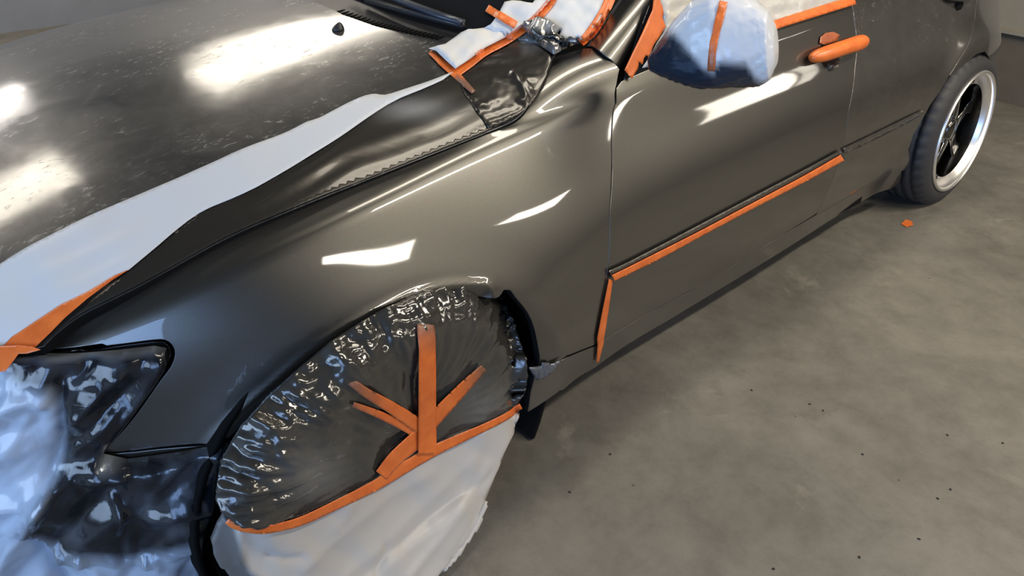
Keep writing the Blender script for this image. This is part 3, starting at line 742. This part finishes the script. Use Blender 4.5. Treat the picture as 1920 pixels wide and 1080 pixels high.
# hood edge film: clean band and over-sprayed band of the same sheet
WB = [(243, 509), (300, 462), (375, 402), (480, 355), (590, 290), (650, 252), (727, 200), (790, 172), (852, 142)]
UP = smoothline([(-60, 535), (0, 500), (65, 461), (130, 427), (215, 387), (300, 351), (380, 317), (470, 277), (540, 249), (575, 232), (600, 224), (650, 198), (685, 183), (705, 180), (722, 182), (760, 171), (800, 157), (835, 143), (850, 138)])
MF = empty('masking_film', tuple(HOOD.pos(HOOD.px2uv(500, 300)[None])[0]), 'long pale masking film strip along the edge of the hood, its lower side sprayed dark', 'masking film')
c1 = Crumple(3, 6, (.5, 2.2))
lowW = smoothline([(12, 652), (59, 614), (118, 575), (166, 552), (216, 522), (243, 510)])
def waves(v): 
    t = (v[:, 0]*.86-v[:, 1]*-.5); q = (v[:, 0]*.46+v[:, 1]*.89)
    return .0016*np.sin(q/7.0+1.5*np.sin(t/90))*np.exp(-((v[:, 0]-200)/150)**2-((v[:, 1]-480)/60)**2)
sheet('clean_band', [HOOD.tree], UP[::-1]+[(-60, 700), (-20, 665)]+lowW[:-1]+smoothline(WB, 20)[:-1], 7, .004, lambda v, P: .0035*vnoise(v, .012, 2)+waves(v), M['film'], lambda v: np.zeros(len(v)), parent=MF, label='clean pale film')
GL = [(p[0]-1, p[1]-4) for p in GAPLINE]
lowG = [p for p in GL if p[0] < 905][::-1]
def rad(v):
    q = (v[:, 0]*.42+v[:, 1]*.91); t = v[:, 0]*.91-v[:, 1]*.42
    return .0011*np.sin(q/6.5+1.2*np.sin(t/60)+.8*vnoise(v, .012, 4))*(.4+.6*np.clip(vnoise(v, .01, 8)+.5, 0, 1))
def rad_old(v):
    a = np.arctan2(v[:, 1]-205, v[:, 0]-700+1e-6); r = np.hypot(v[:, 0]-700, v[:, 1]-205)
    return .0016*tri(a*3+.35*np.sin(r/45))*np.clip(r/160, .2, 1)*(1+.5*vnoise(v, .02, 4))
band = sheet('sprayed_band', [HOOD.tree], [(p[0], p[1]-3) for p in WB]+[(862, 150), (890, 175), (930, 205), (935, 235)]+[p for p in lowG if p[0] > 70]+[(95, 632), (165, 570), (213, 532)], 6, .0025, lambda v, P: rad(v)*np.clip((v[:, 0]-260)/260, .05, 1), M['film_gloss'], lambda v: np.clip(1-.45*np.exp(-((v[:, 0]-770)/70)**2-((v[:, 1]-205)/22)**2), 0, 1), parent=MF, label='film sprayed dark bronze')
# tape wedge at the front of the hood
tape_strip(None, 0, [HOOD.tree], 'wide orange tape wedge at the front end of the long hood film', .006, poly=[(243, 510), (216, 521), (166, 551), (118, 574), (59, 613), (27, 634), (10, 652), (-20, 668), (-50, 690), (-40, 720), (0, 668), (40, 664), (71, 653), (98, 627), (124, 600), (166, 564), (213, 529)], seed=5)
# headlamp / bumper film
FT = [SIDE.tree]
fc = Crumple(11, 5, (.5, 1.6)); 
SEG = [([(115, 885), (150, 862), (195, 850)], .010, 9), ([(75, 962), (112, 893)], .016, 10), ([(76, 965), (100, 985), (125, 1012)], .012, 8), ([(112, 886), (66, 918), (0, 925)], .012, 13), ([(0, 972), (45, 972), (100, 905)], .012, 12), ([(75, 975), (95, 1010), (130, 1090)], -.016, 13),
       ([(240, 942), (320, 940), (400, 930)], .007, 9), ([(130, 1012), (200, 1018), (240, 1023), (330, 1010), (398, 990)], .009, 9), ([(165, 1020), (200, 1050), (240, 1085)], .010, 13), ([(280, 1018), (335, 1040), (310, 1080)], .009, 9), ([(215, 910), (238, 940)], .010, 7),
       ([(150, 770), (200, 715), (235, 690)], .006, 10), ([(125, 700), (125, 800), (105, 870)], -.010, 14), ([(130, 830), (190, 770), (260, 700)], -.006, 12), ([(0, 760), (60, 735), (95, 740)], .008, 16), ([(0, 860), (50, 800), (70, 770)], .007, 14), ([(20, 1080), (40, 1000), (60, 980)], .01, 16), ([(130, 880), (190, 870), (240, 868)], .010, 9), ([(300, 900), (330, 870), (350, 850)], .005, 12), ([(370, 960), (300, 1000), (250, 1000)], .006, 12)]
DARK = [(30, 668), (90, 664), (330, 640), (330, 690), (200, 850), (430, 822), (420, 900), (395, 985), (330, 1004), (240, 1020), (170, 1010), (128, 1012), (74, 965), (104, 905), (118, 860), (124, 800), (122, 740), (108, 712), (40, 706)]
def fspray(v):
    n_ = .5*vnoise(v, .02, 9)
    return np.clip(soft(DARK, v, 26)+.35*n_*(soft(DARK, v, 70) > .02), 0, 1)*np.clip(1.0-.0*v[:, 0], 0, 1)
front_px = [(-120, 700), (-60, 690), (0, 668), (40, 664), (80, 663), (150, 660), (220, 654), (290, 646), (312, 650), (318, 668), (311, 690), (290, 722), (240, 790), (196, 846), (240, 856), (330, 844), (418, 828), (424, 842), (412, 872), (408, 915), (402, 945), (386, 985), (378, 1020), (380, 1060), (368, 1120), (350, 1190), (200, 1260), (0, 1260), (-150, 1240), (-200, 900)]
sheet('masking_film', FT, front_px, 6, .006, lambda v, P: 1.7*fold(v, SEG)+.012*fc(v/100)+.016*np.abs(vnoise(v, .010, 3))+.007*np.abs(vnoise(v, .028, 13)), M['film_front'], fspray, 'crumpled plastic film over the headlamp and front bumper, sprayed dark in the middle', 'masking film', edge=9)
tape_strip(None, 0, [SIDE.tree, HOOD.tree], 'crumpled orange tape at the hood corner above the taped-over headlamp', .012, poly=[(-60, 655), (0, 654), (45, 652), (70, 655), (86, 662), (60, 668), (44, 668), (34, 682), (20, 700), (-60, 706)], seed=8, amp=.003)

# cowl corner: paper, film and tapes
TOPT = [HOOD.tree, COWL.tree, WIND.tree, PILLAR.tree, SIDE.tree]
pc = Crumple(21, 5, (.6, 2.5))
PAP1 = sheet('masking_paper', TOPT, [(804, 100), (820, 95), (836, 91), (852, 80), (866, 69), (888, 64), (908, 61), (920, 55), (926, 48), (938, 30), (948, 11), (962, 8), (976, 9), (990, 12), (1000, 13), (1010, 0), (1025, -25), (1056, -25), (1034, 6), (1012, 30), (985, 54), (946, 80), (911, 98), (881, 120), (854, 138), (836, 122), (818, 104)], 5, .012, lambda v, P: .008*pc(v/60)+.006*vnoise(v, .02, 6), M['paper'], None, 'white masking paper lying across the cowl corner between the orange strips', 'masking paper', edge=6)
gc = Crumple(31, 7, (1.2, 5))
GLS = [([(850, 235), (905, 222), (960, 205)], .002, 4), ([(870, 215), (930, 190)], .0025, 6), ([(960, 147), (1000, 152), (1030, 150)][:2], .004, 4), ([(962, 143), (978, 165), (986, 187)], .008, 5), ([(984, 158), (997, 174)], .006, 4), ([(925, 150), (965, 158)], .004, 4), ([(860, 262), (900, 240), (975, 214)], .003, 5), ([(880, 186), (892, 190)], .003, 3), ([(972, 192), (984, 196)], .005, 4), ([(900, 200), (912, 204)], .004, 4), ([(1035, 114), (1000, 92)], .005, 5)]
def hw(v): return .0028*np.sin(v[:, 1]/4.2+.9*np.sin(v[:, 0]/38))*np.exp(-((v[:, 0]-900)/55)**2-((v[:, 1]-115)/26)**2)
gloss_px = [(858, 146), (885, 128), (915, 106), (950, 88), (975, 70), (1000, 52), (1012, 62), (1030, 82), (1050, 98), (1040, 108), (1036, 114), (1033, 124), (1024, 148), (1013, 170), (1004, 186), (994, 200), (975, 217), (948, 231), (915, 243), (893, 212), (872, 180)]
GLO = sheet('masking_film', TOPT, gloss_px, 4, .0045, lambda v, P: fold(v, GLS)+hw(v)+.0012*gc(v/60)*np.clip((v[:, 0]-850)/80, 0, 1), M['film_gloss'], lambda v: np.clip(1.0-.35*soft([(975, 66), (1000, 50), (1030, 85), (985, 100)], v, 30), 0, 1), 'glossy dark sprayed film over the rear corner of the hood, below the white paper', 'masking film', edge=6)
PAP2 = sheet('masking_paper', [WIND.tree, PILLAR.tree, SIDE.tree], [(1052, -30), (1046, 0), (1030, 22), (1010, 42), (1040, 55), (1052, 64), (1048, 76), (1066, 84), (1084, 86), (1096, 76), (1122, 46), (1140, 14), (1156, -30)], 5, .010, lambda v, P: .004*pc(v/50), M['paper'], None, 'white masking paper on the windscreen beside the door pillar', 'masking paper', edge=5)
cc = Crumple(41, 6, (.7, 2.4))
sheet('masking_film', TOPT, [(978, 54), (1004, 43), (1028, 46), (1052, 62), (1044, 74), (1060, 80), (1082, 85), (1092, 90), (1070, 97), (1052, 106), (1038, 113), (1016, 98), (996, 78)], 3, .014, lambda v, P: .010*cc(v/45), M['film_top'], lambda v: np.clip(.72+.9*vnoise(v, .04, 5), .25, 1), 'small crumpled grey film tuck at the foot of the windscreen paper', 'masking film', edge=5)
def tree_of(o): return BVHTree.FromPolygons([tuple(v.co) for v in o.data.vertices], [tuple(p.vertices) for p in o.data.polygons])
PT = [tree_of(PAP1), tree_of(PAP2), tree_of(GLO)]+TOPT
fade = lambda v: np.clip((v[:, 1]-142)/16, 0, .85)
tape_strip([(806, 100), (822, 113), (852, 140), (870, 158), (888, 176)], [8, 15, 15, 12, 9], PT, 'short orange strip on the left paper edge, running onto the sprayed film', .004, spray=fade, seed=2)
tape_strip([(856, 140), (880, 122), (912, 98), (948, 79), (985, 54), (1010, 33), (1030, 10), (1046, -18)], 16, PT, 'long orange strip crossing the white paper from hood corner up the windscreen', .004, seed=3)
tape_strip([(914, 18), (940, 34), (966, 50)], 14, PT, 'short orange strip sticking out over the dark windscreen', .005, seed=4)
tape_strip([(1088, 82), (1108, 64), (1128, 34), (1148, -10)], [18, 22, 20, 20], PT, 'orange strip up the inner edge of the door pillar', .004, seed=6)

# side window film and belt tape
wc = Crumple(51, 6, (.8, 4))
WT = [WIN.tree, PILLAR.tree]
sheet('masking_film', WT, [(1214, -40), (1226, 0), (1238, 30), (1240, 60), (1225, 85), (1215, 105), (1200, 128), (1260, 118), (1362, 84), (1460, 46), (1530, 23), (1594, 0), (1604, -40)], 6, .006, lambda v, P: .007*wc(v/60), M['film_window'], None, 'cream plastic film covering the front door window behind the mirror', 'masking film', edge=5)
tape_strip([(1370, 76), (1460, 46), (1530, 24), (1594, 4)], 15, [SIDE.tree, WIN.tree], 'straight orange strip along the bottom of the front door window', .016, seed=7)
tape_strip(None, 0, [PILLAR.tree, WIN.tree, SIDE.tree], 'ragged orange tape patch on the corner between door pillar and mirror', .010, poly=[(1222, -20), (1240, -15), (1241, 12), (1236, 34), (1242, 51), (1230, 70), (1219, 86), (1211, 108), (1206, 104), (1201, 110), (1199, 122), (1192, 116), (1190, 130), (1180, 150), (1175, 145), (1165, 132), (1180, 100), (1197, 65), (1217, 20)], seed=9, amp=.0025)
# moulding tapes
tape_strip([(1143, 519), (1180, 501), (1250, 466), (1400, 387), (1500, 335), (1574, 294)], [12, 13, 10, 10, 11, 13], S_T, 'long orange strip along the side moulding of the front door', .0105, seed=10, edge=3, step=3)
tape_strip(None, 0, S_T, 'narrow orange strip down the leading edge of the front door', .006, poly=[(1138, 522), (1145, 524), (1142, 545), (1137, 582), (1129, 632), (1128, 642), (1119, 677), (1115, 677), (1117, 642), (1116, 632), (1124, 590), (1133, 545)], seed=12, step=3, edge=1.5)
sc2 = Crumple(61, 5, (3, 9))
sheet('film_scrap', S_T, [(988, 686), (1012, 683), (1012, 677), (1028, 677), (1027, 681), (1051, 671), (1036, 692), (1015, 708), (1003, 710)], 3, .006, lambda v, P: .010*sc2(v/40), M['film_bag'], lambda v: np.full(len(v), .85), 'small torn scrap of shiny film on the sill behind the front wheel', 'film scrap', edge=3)

# wheel cover
def cov_y(x, z):
    y = -.050+.13*x
    xr = x/1.42 if x < 0 else x/1.02
    r = math.hypot(xr, max(0, z-.31))
    y += 3.4*max(0, r-.238)**1.5 + .018*math.exp(-(r/.13)**2)*(z > .1)
    if z < .31: y -= .105*((.31-z)/.31)**2
    if x > .2: y += 2.5*(x-.2)**2
    return y
gx = np.linspace(-.55, .48, 80); gz = np.linspace(-.12, .72, 70)
cv = [(x, cov_y(x, z), z) for x in gx for z in gz]; cf = []
for i in range(79):
    for j in range(69): a = i*70+j; cf += [(a, a+70, a+71), (a, a+71, a+1)]
COVT = BVHTree.FromPolygons(cv, cf)
WC = empty('wheel_cover', (0, -.1, 0), 'film bag over the front wheel, dark crinkled top and white bottom', 'wheel cover')
TL = smoothline([(430, 962), (445, 971), (480, 978), (520, 974), (560, 962), (600, 944), (650, 921), (700, 896), (750, 866), (800, 838), (850, 815), (900, 793), (950, 769), (966, 760)])
top_px = TL+[(982, 735), (987, 705), (980, 672), (968, 640), (955, 605), (938, 575), (926, 556), (900, 540), (840, 535), (760, 560), (690, 595), (620, 640), (560, 690), (500, 745), (450, 800), (415, 860), (405, 930)]
wcr = Crumple(71, 7, (.9, 3.2)); wcs = Crumple(72, 5, (.5, 1.6))
HUBPX = np.array((790, 800.))
def wtop(v, P):
    dx, dz = P[:, 0], P[:, 2]-.31; xr = np.where(dx < 0, dx/1.42, dx/1.02); r = np.hypot(xr, np.maximum(dz, 0)); a = np.arctan2(dz, xr)
    g = np.exp(-((r-.285)/.045)**2)
    gk = vnoise(v, .03, 12)
    rn = np.array([noise.noise(Vector((a_*7, r_*9, 3.1))) for a_, r_ in zip(a, r)]); rn2 = np.array([noise.noise(Vector((a_*19, r_*16, 8.1))) for a_, r_ in zip(a, r)])
    h = .016*g*np.abs(rn)+.010*g*np.abs(rn2)+.004*g*wcr(v/60)
    h += .003*tri(a*7+.2*np.sin(r*40))*np.clip(r/.2, 0, 1)+.0035*wcs(v/80)
    left = np.exp(-((v[:, 0]-500)/70)**2-((v[:, 1]-870)/110)**2); h += left*(.012*np.abs(rn)+.010*np.abs(rn2))
    right = np.exp(-((v[:, 0]-930)/45)**2-((v[:, 1]-690)/80)**2); q = (v[:, 0]*.8+v[:, 1]*.6)
    h += right*.0045*np.sin(q/5.5+.8*np.sin(v[:, 1]/30))
    return h*np.clip((1000-v[:, 0]-(v[:, 1] > 720)*10)/60, .25, 1)
sheet('sprayed_film', [COVT], top_px, 4, .004, wtop, M['film_top'], lambda v: np.clip(.96-.25*np.exp(-((v[:, 0]-580)/60)**2-((v[:, 1]-880)/50)**2)-.2*np.exp(-((v[:, 0]-900)/60)**2-((v[:, 1]-760)/50)**2), 0, 1), label='crinkled film sprayed dark bronze', parent=WC, edge=5)
bot_px = [(966, 757), (970, 775), (958, 815), (940, 858), (922, 905), (908, 936), (896, 975), (870, 1018), (848, 1045), (828, 1072), (800, 1100), (740, 1150), (600, 1190), (500, 1140), (455, 1095), (425, 1068), (404, 1035), (396, 1005), (408, 975), (420, 955)]+TL[1:-1]
WS = [([(560, 1060), (640, 990), (720, 930), (800, 880)], .006, 16), ([(640, 1080), (720, 1010), (800, 930), (880, 860)], .005, 14), ([(760, 1080), (810, 1020), (870, 940), (910, 870)], .007, 12), ([(840, 1050), (880, 985), (905, 940)], -.007, 9), ([(500, 1035), (530, 1042), (555, 1038)], -.007, 6), ([(700, 1080), (712, 1040), (715, 1020)], -.005, 8), ([(450, 985), (455, 1040), (490, 1078)], .010, 12), ([(620, 985), (640, 965), (648, 940)], .003, 7), ([(900, 800), (880, 880), (850, 960)], .004, 14)]
sheet('white_film', [COVT], bot_px, 6, .004, lambda v, P: fold(v, WS)+.0032*Crumple(81, 6, (.4, 1.8))(v/100)+.004*vnoise(v, .01, 7), M['film_wheel'], lambda v: 1-soft([(437, 960), (455, 1020), (470, 1060), (540, 1110), (800, 1200), (1000, 900), (1000, 720)], v, 12), label='clean white film skirt', parent=WC, edge=4)
sheet('film_flap', [COVT], [(905, 938), (911, 938), (911, 952), (902, 972), (893, 993), (874, 1020), (855, 1048), (832, 1072), (822, 1075), (845, 1040), (868, 1008), (884, 980)], 4, -.0, lambda v, P: .012+0*v[:, 0], M['film_wheel'], None, parent=WC, edge=2)
dk = lambda v: np.clip((655-v[:, 1])/50, 0, .8)
CT = [COVT]
tape_strip(TL[:-1], [12, 15, 17, 18, 20, 22, 22, 18, 14, 12], CT, 'curved orange strip joining the dark and white halves of the wheel cover', .021, seed=13)
tape_strip([(783, 612), (784, 700), (785, 775), (786, 840)], [30, 33, 34, 36], CT, 'upright orange strip in the middle of the wheel cover', .026, spray=dk, seed=14)
tape_strip([(893, 680), (860, 712), (828, 745), (795, 780)], [14, 22, 26, 28], CT, 'orange strip slanting up to the right on the wheel cover', .023, spray=lambda v: np.clip((v[:, 0]-850)/50, 0, .8), seed=15)
tape_strip([(645, 712), (700, 742), (740, 766), (775, 790)], [14, 20, 24, 26], CT, 'upper of two orange strips slanting up to the left on the wheel cover', .023, spray=lambda v: np.clip((720-v[:, 0])/80, 0, .8), seed=16)
tape_strip([(648, 748), (700, 768), (745, 790), (775, 808)], [10, 14, 16, 18], CT, 'lower of two orange strips slanting up to the left on the wheel cover', .021, spray=lambda v: np.clip((700-v[:, 0])/80, 0, .8), seed=17)
tape_strip([(785, 800), (755, 825), (725, 852), (700, 882)], [34, 32, 30, 26], CT, 'orange strip slanting down to the left from the wheel cover centre', .022, seed=18)

# mirror bag
secs = [((1218, 118), .065, .016, .016), ((1238, 112), .035, .034, .030), ((1268, 96), .0, .062, .05), ((1305, 82), -.04, .085, .06), ((1345, 76), -.08, .092, .07), ((1385, 76), -.11, .091, .07), ((1420, 80), -.14, .082, .065), ((1443, 84), -.165, .064, .055), ((1455, 88), -.175, .036, .04), ((1459, 89), -.178, .006, .01)]
cen = [at_y(*p, y) for p, y, a, b_ in secs]; b = MB(); rings = []
t_ax = (cen[-1]-cen[1]); t_ax /= np.linalg.norm(t_ax)
vw = (CAMP-cen[4]); vw -= t_ax*(vw@t_ax); vw /= np.linalg.norm(vw); upv = np.cross(vw, t_ax); upv *= np.sign(upv[2])
mb = Crumple(91, 8, (1.5, 6)); R_N = 64
# interpolate sections
K = np.linspace(0, len(secs)-1, 46); cc_ = np.array(cen); ra = np.array([s_[2] for s_ in secs]); rb = np.array([s_[3] for s_ in secs]); idx = np.arange(len(secs))
for k in K:
    c = np.array([np.interp(k, idx, cc_[:, i]) for i in range(3)]); a_ = np.interp(k, idx, ra); b_ = np.interp(k, idx, rb); ring = []
    for q in np.linspace(0, 2*math.pi, R_N, endpoint=False):
        ca, sa = math.cos(q), math.sin(q); ca_ = math.copysign(abs(ca)**.85, ca); sa_ = math.copysign(abs(sa)**.85, sa)
        h = 1+.10*(float(mb(np.array([[q*1.3, k*.45]]))[0])-.35)+.05*math.sin(k*1.7+q*3)*(k/9)
        ring.append(c+(upv*ca_*a_+vw*sa_*b_)*h)
    rings.append(ring)
b.loft(rings)
P = np.array(b.v); px = to_px(P)
sp = np.clip((px[:, 1]-np.interp(px[:, 0], [1215, 1250, 1262, 1320, 1340, 1345, 1400, 1415, 1460], [60, 50, 52, 118, 125, 104, 110, 135, 175]))/22, 0, 1)
MBAG = mesh_obj('mirror_bag', b.v, b.f, M['film_bag'], attr=sp); tag(MBAG, 'crumpled plastic bag wrapped round the door mirror, blue-black underneath', 'masking bag')
bt = BVHTree.FromPolygons([tuple(p) for p in b.v], [tuple(f) for f in b.f])
tape_strip([(1356, 4), (1350, 30), (1342, 60), (1336, 95), (1334, 132)], [15, 16, 14, 13, 13], [bt], 'narrow orange strip tied round the mirror bag', .0025, spray=lambda v: np.clip((v[:, 1]-80)/60, 0, .6), seed=19)
bm_ = MB(); bm_.tube([cen[1], cen[3], cen[5], cen[7]], [.012, .035, .04, .025], 14); bm_.build('mirror_housing', M['paint'], CAR)

# tape-wrapped handle
b = MB(); HP = [on(SIDE, *p) for p in ((1509, 112, .014), (1514, 110, .020), (1530, 105, .030), (1550, 98, .034), (1575, 90, .034), (1595, 84, .031), (1605, 80, .024), (1609, 79, .016))]
b.tube(HP, [.008, .018, .0235, .0225, .024, .025, .019, .006], 20, .95)
hcr = Crumple(95, 5, (3, 9)); V_ = np.array(b.v); ax = np.array([HP[4]]); b2 = []
for i, p in enumerate(V_):
    k = i//20; c = HP[k]; h = 1+.16*(float(hcr(np.array([[k*.35, (i % 20)*.3]]))[0])-.3); b2.append(c+(p-c)*h)
b.v = b2; ho = b.build('tape_wrap', M['tape'], attr=np.zeros(len(b.v))); ss = ho.modifiers.new('smooth', 'SUBSURF'); ss.levels = ss.render_levels = 2
tag(ho, 'orange tape wrapped all round the front door handle', 'tape')
tape_strip(None, 0, S_T, 'small dark orange tape tab above the wrapped door handle', .004, poly=[(1536, 70), (1546, 62), (1560, 60), (1572, 66), (1566, 78), (1545, 84), (1534, 82)], seed=20, spray=lambda v: np.full(len(v), .55))

# debris on the floor
c = at_z(1702, 421, 0); b = MB(); b.add([c+[-.03, -.01, .002], c+[.0, -.02, .006], c+[.035, .0, .003], c+[.02, .02, .008], c+[-.02, .018, .002]], [(0, 1, 2, 3, 4)])
o = b.build('tape_scrap', M['tape'], attr=np.full(5, .1), thick=.0008, smooth=False); tag(o, 'tiny orange tape scrap on the bare floor near the rear wheel', 'tape scrap')
# debris: grit specks lying on the concrete
gr = mat('grit', (.02, .018, .015), .8); first = None
for i, (x, y) in enumerate([(1144, 852), (1409, 732), (1617, 852), (1543, 770), (1723, 1011), (1782, 918), (1758, 935), (1450, 1067), (1776, 816), (1518, 758), (1611, 1045), (1068, 923), (1880, 831)]):
    c = at_z(x, y, 0)
    if first is None:
        b = MB(); b.loft([[(.004*math.cos(a)*r, .003*math.sin(a)*r, h) for a in np.linspace(0, 6.28, 7, endpoint=False)] for r, h in ((1, 0), (.9, .0015), (.4, .0025))]); o = first = b.build('grit_speck', gr)
    else: o = first.copy(); COL.objects.link(o)
    o.location = tuple(c); o.rotation_euler = (0, 0, i*1.3); tag(o, 'tiny dark grit speck lying on the open concrete floor beside the car', 'grit', 'grit specks on the floor')
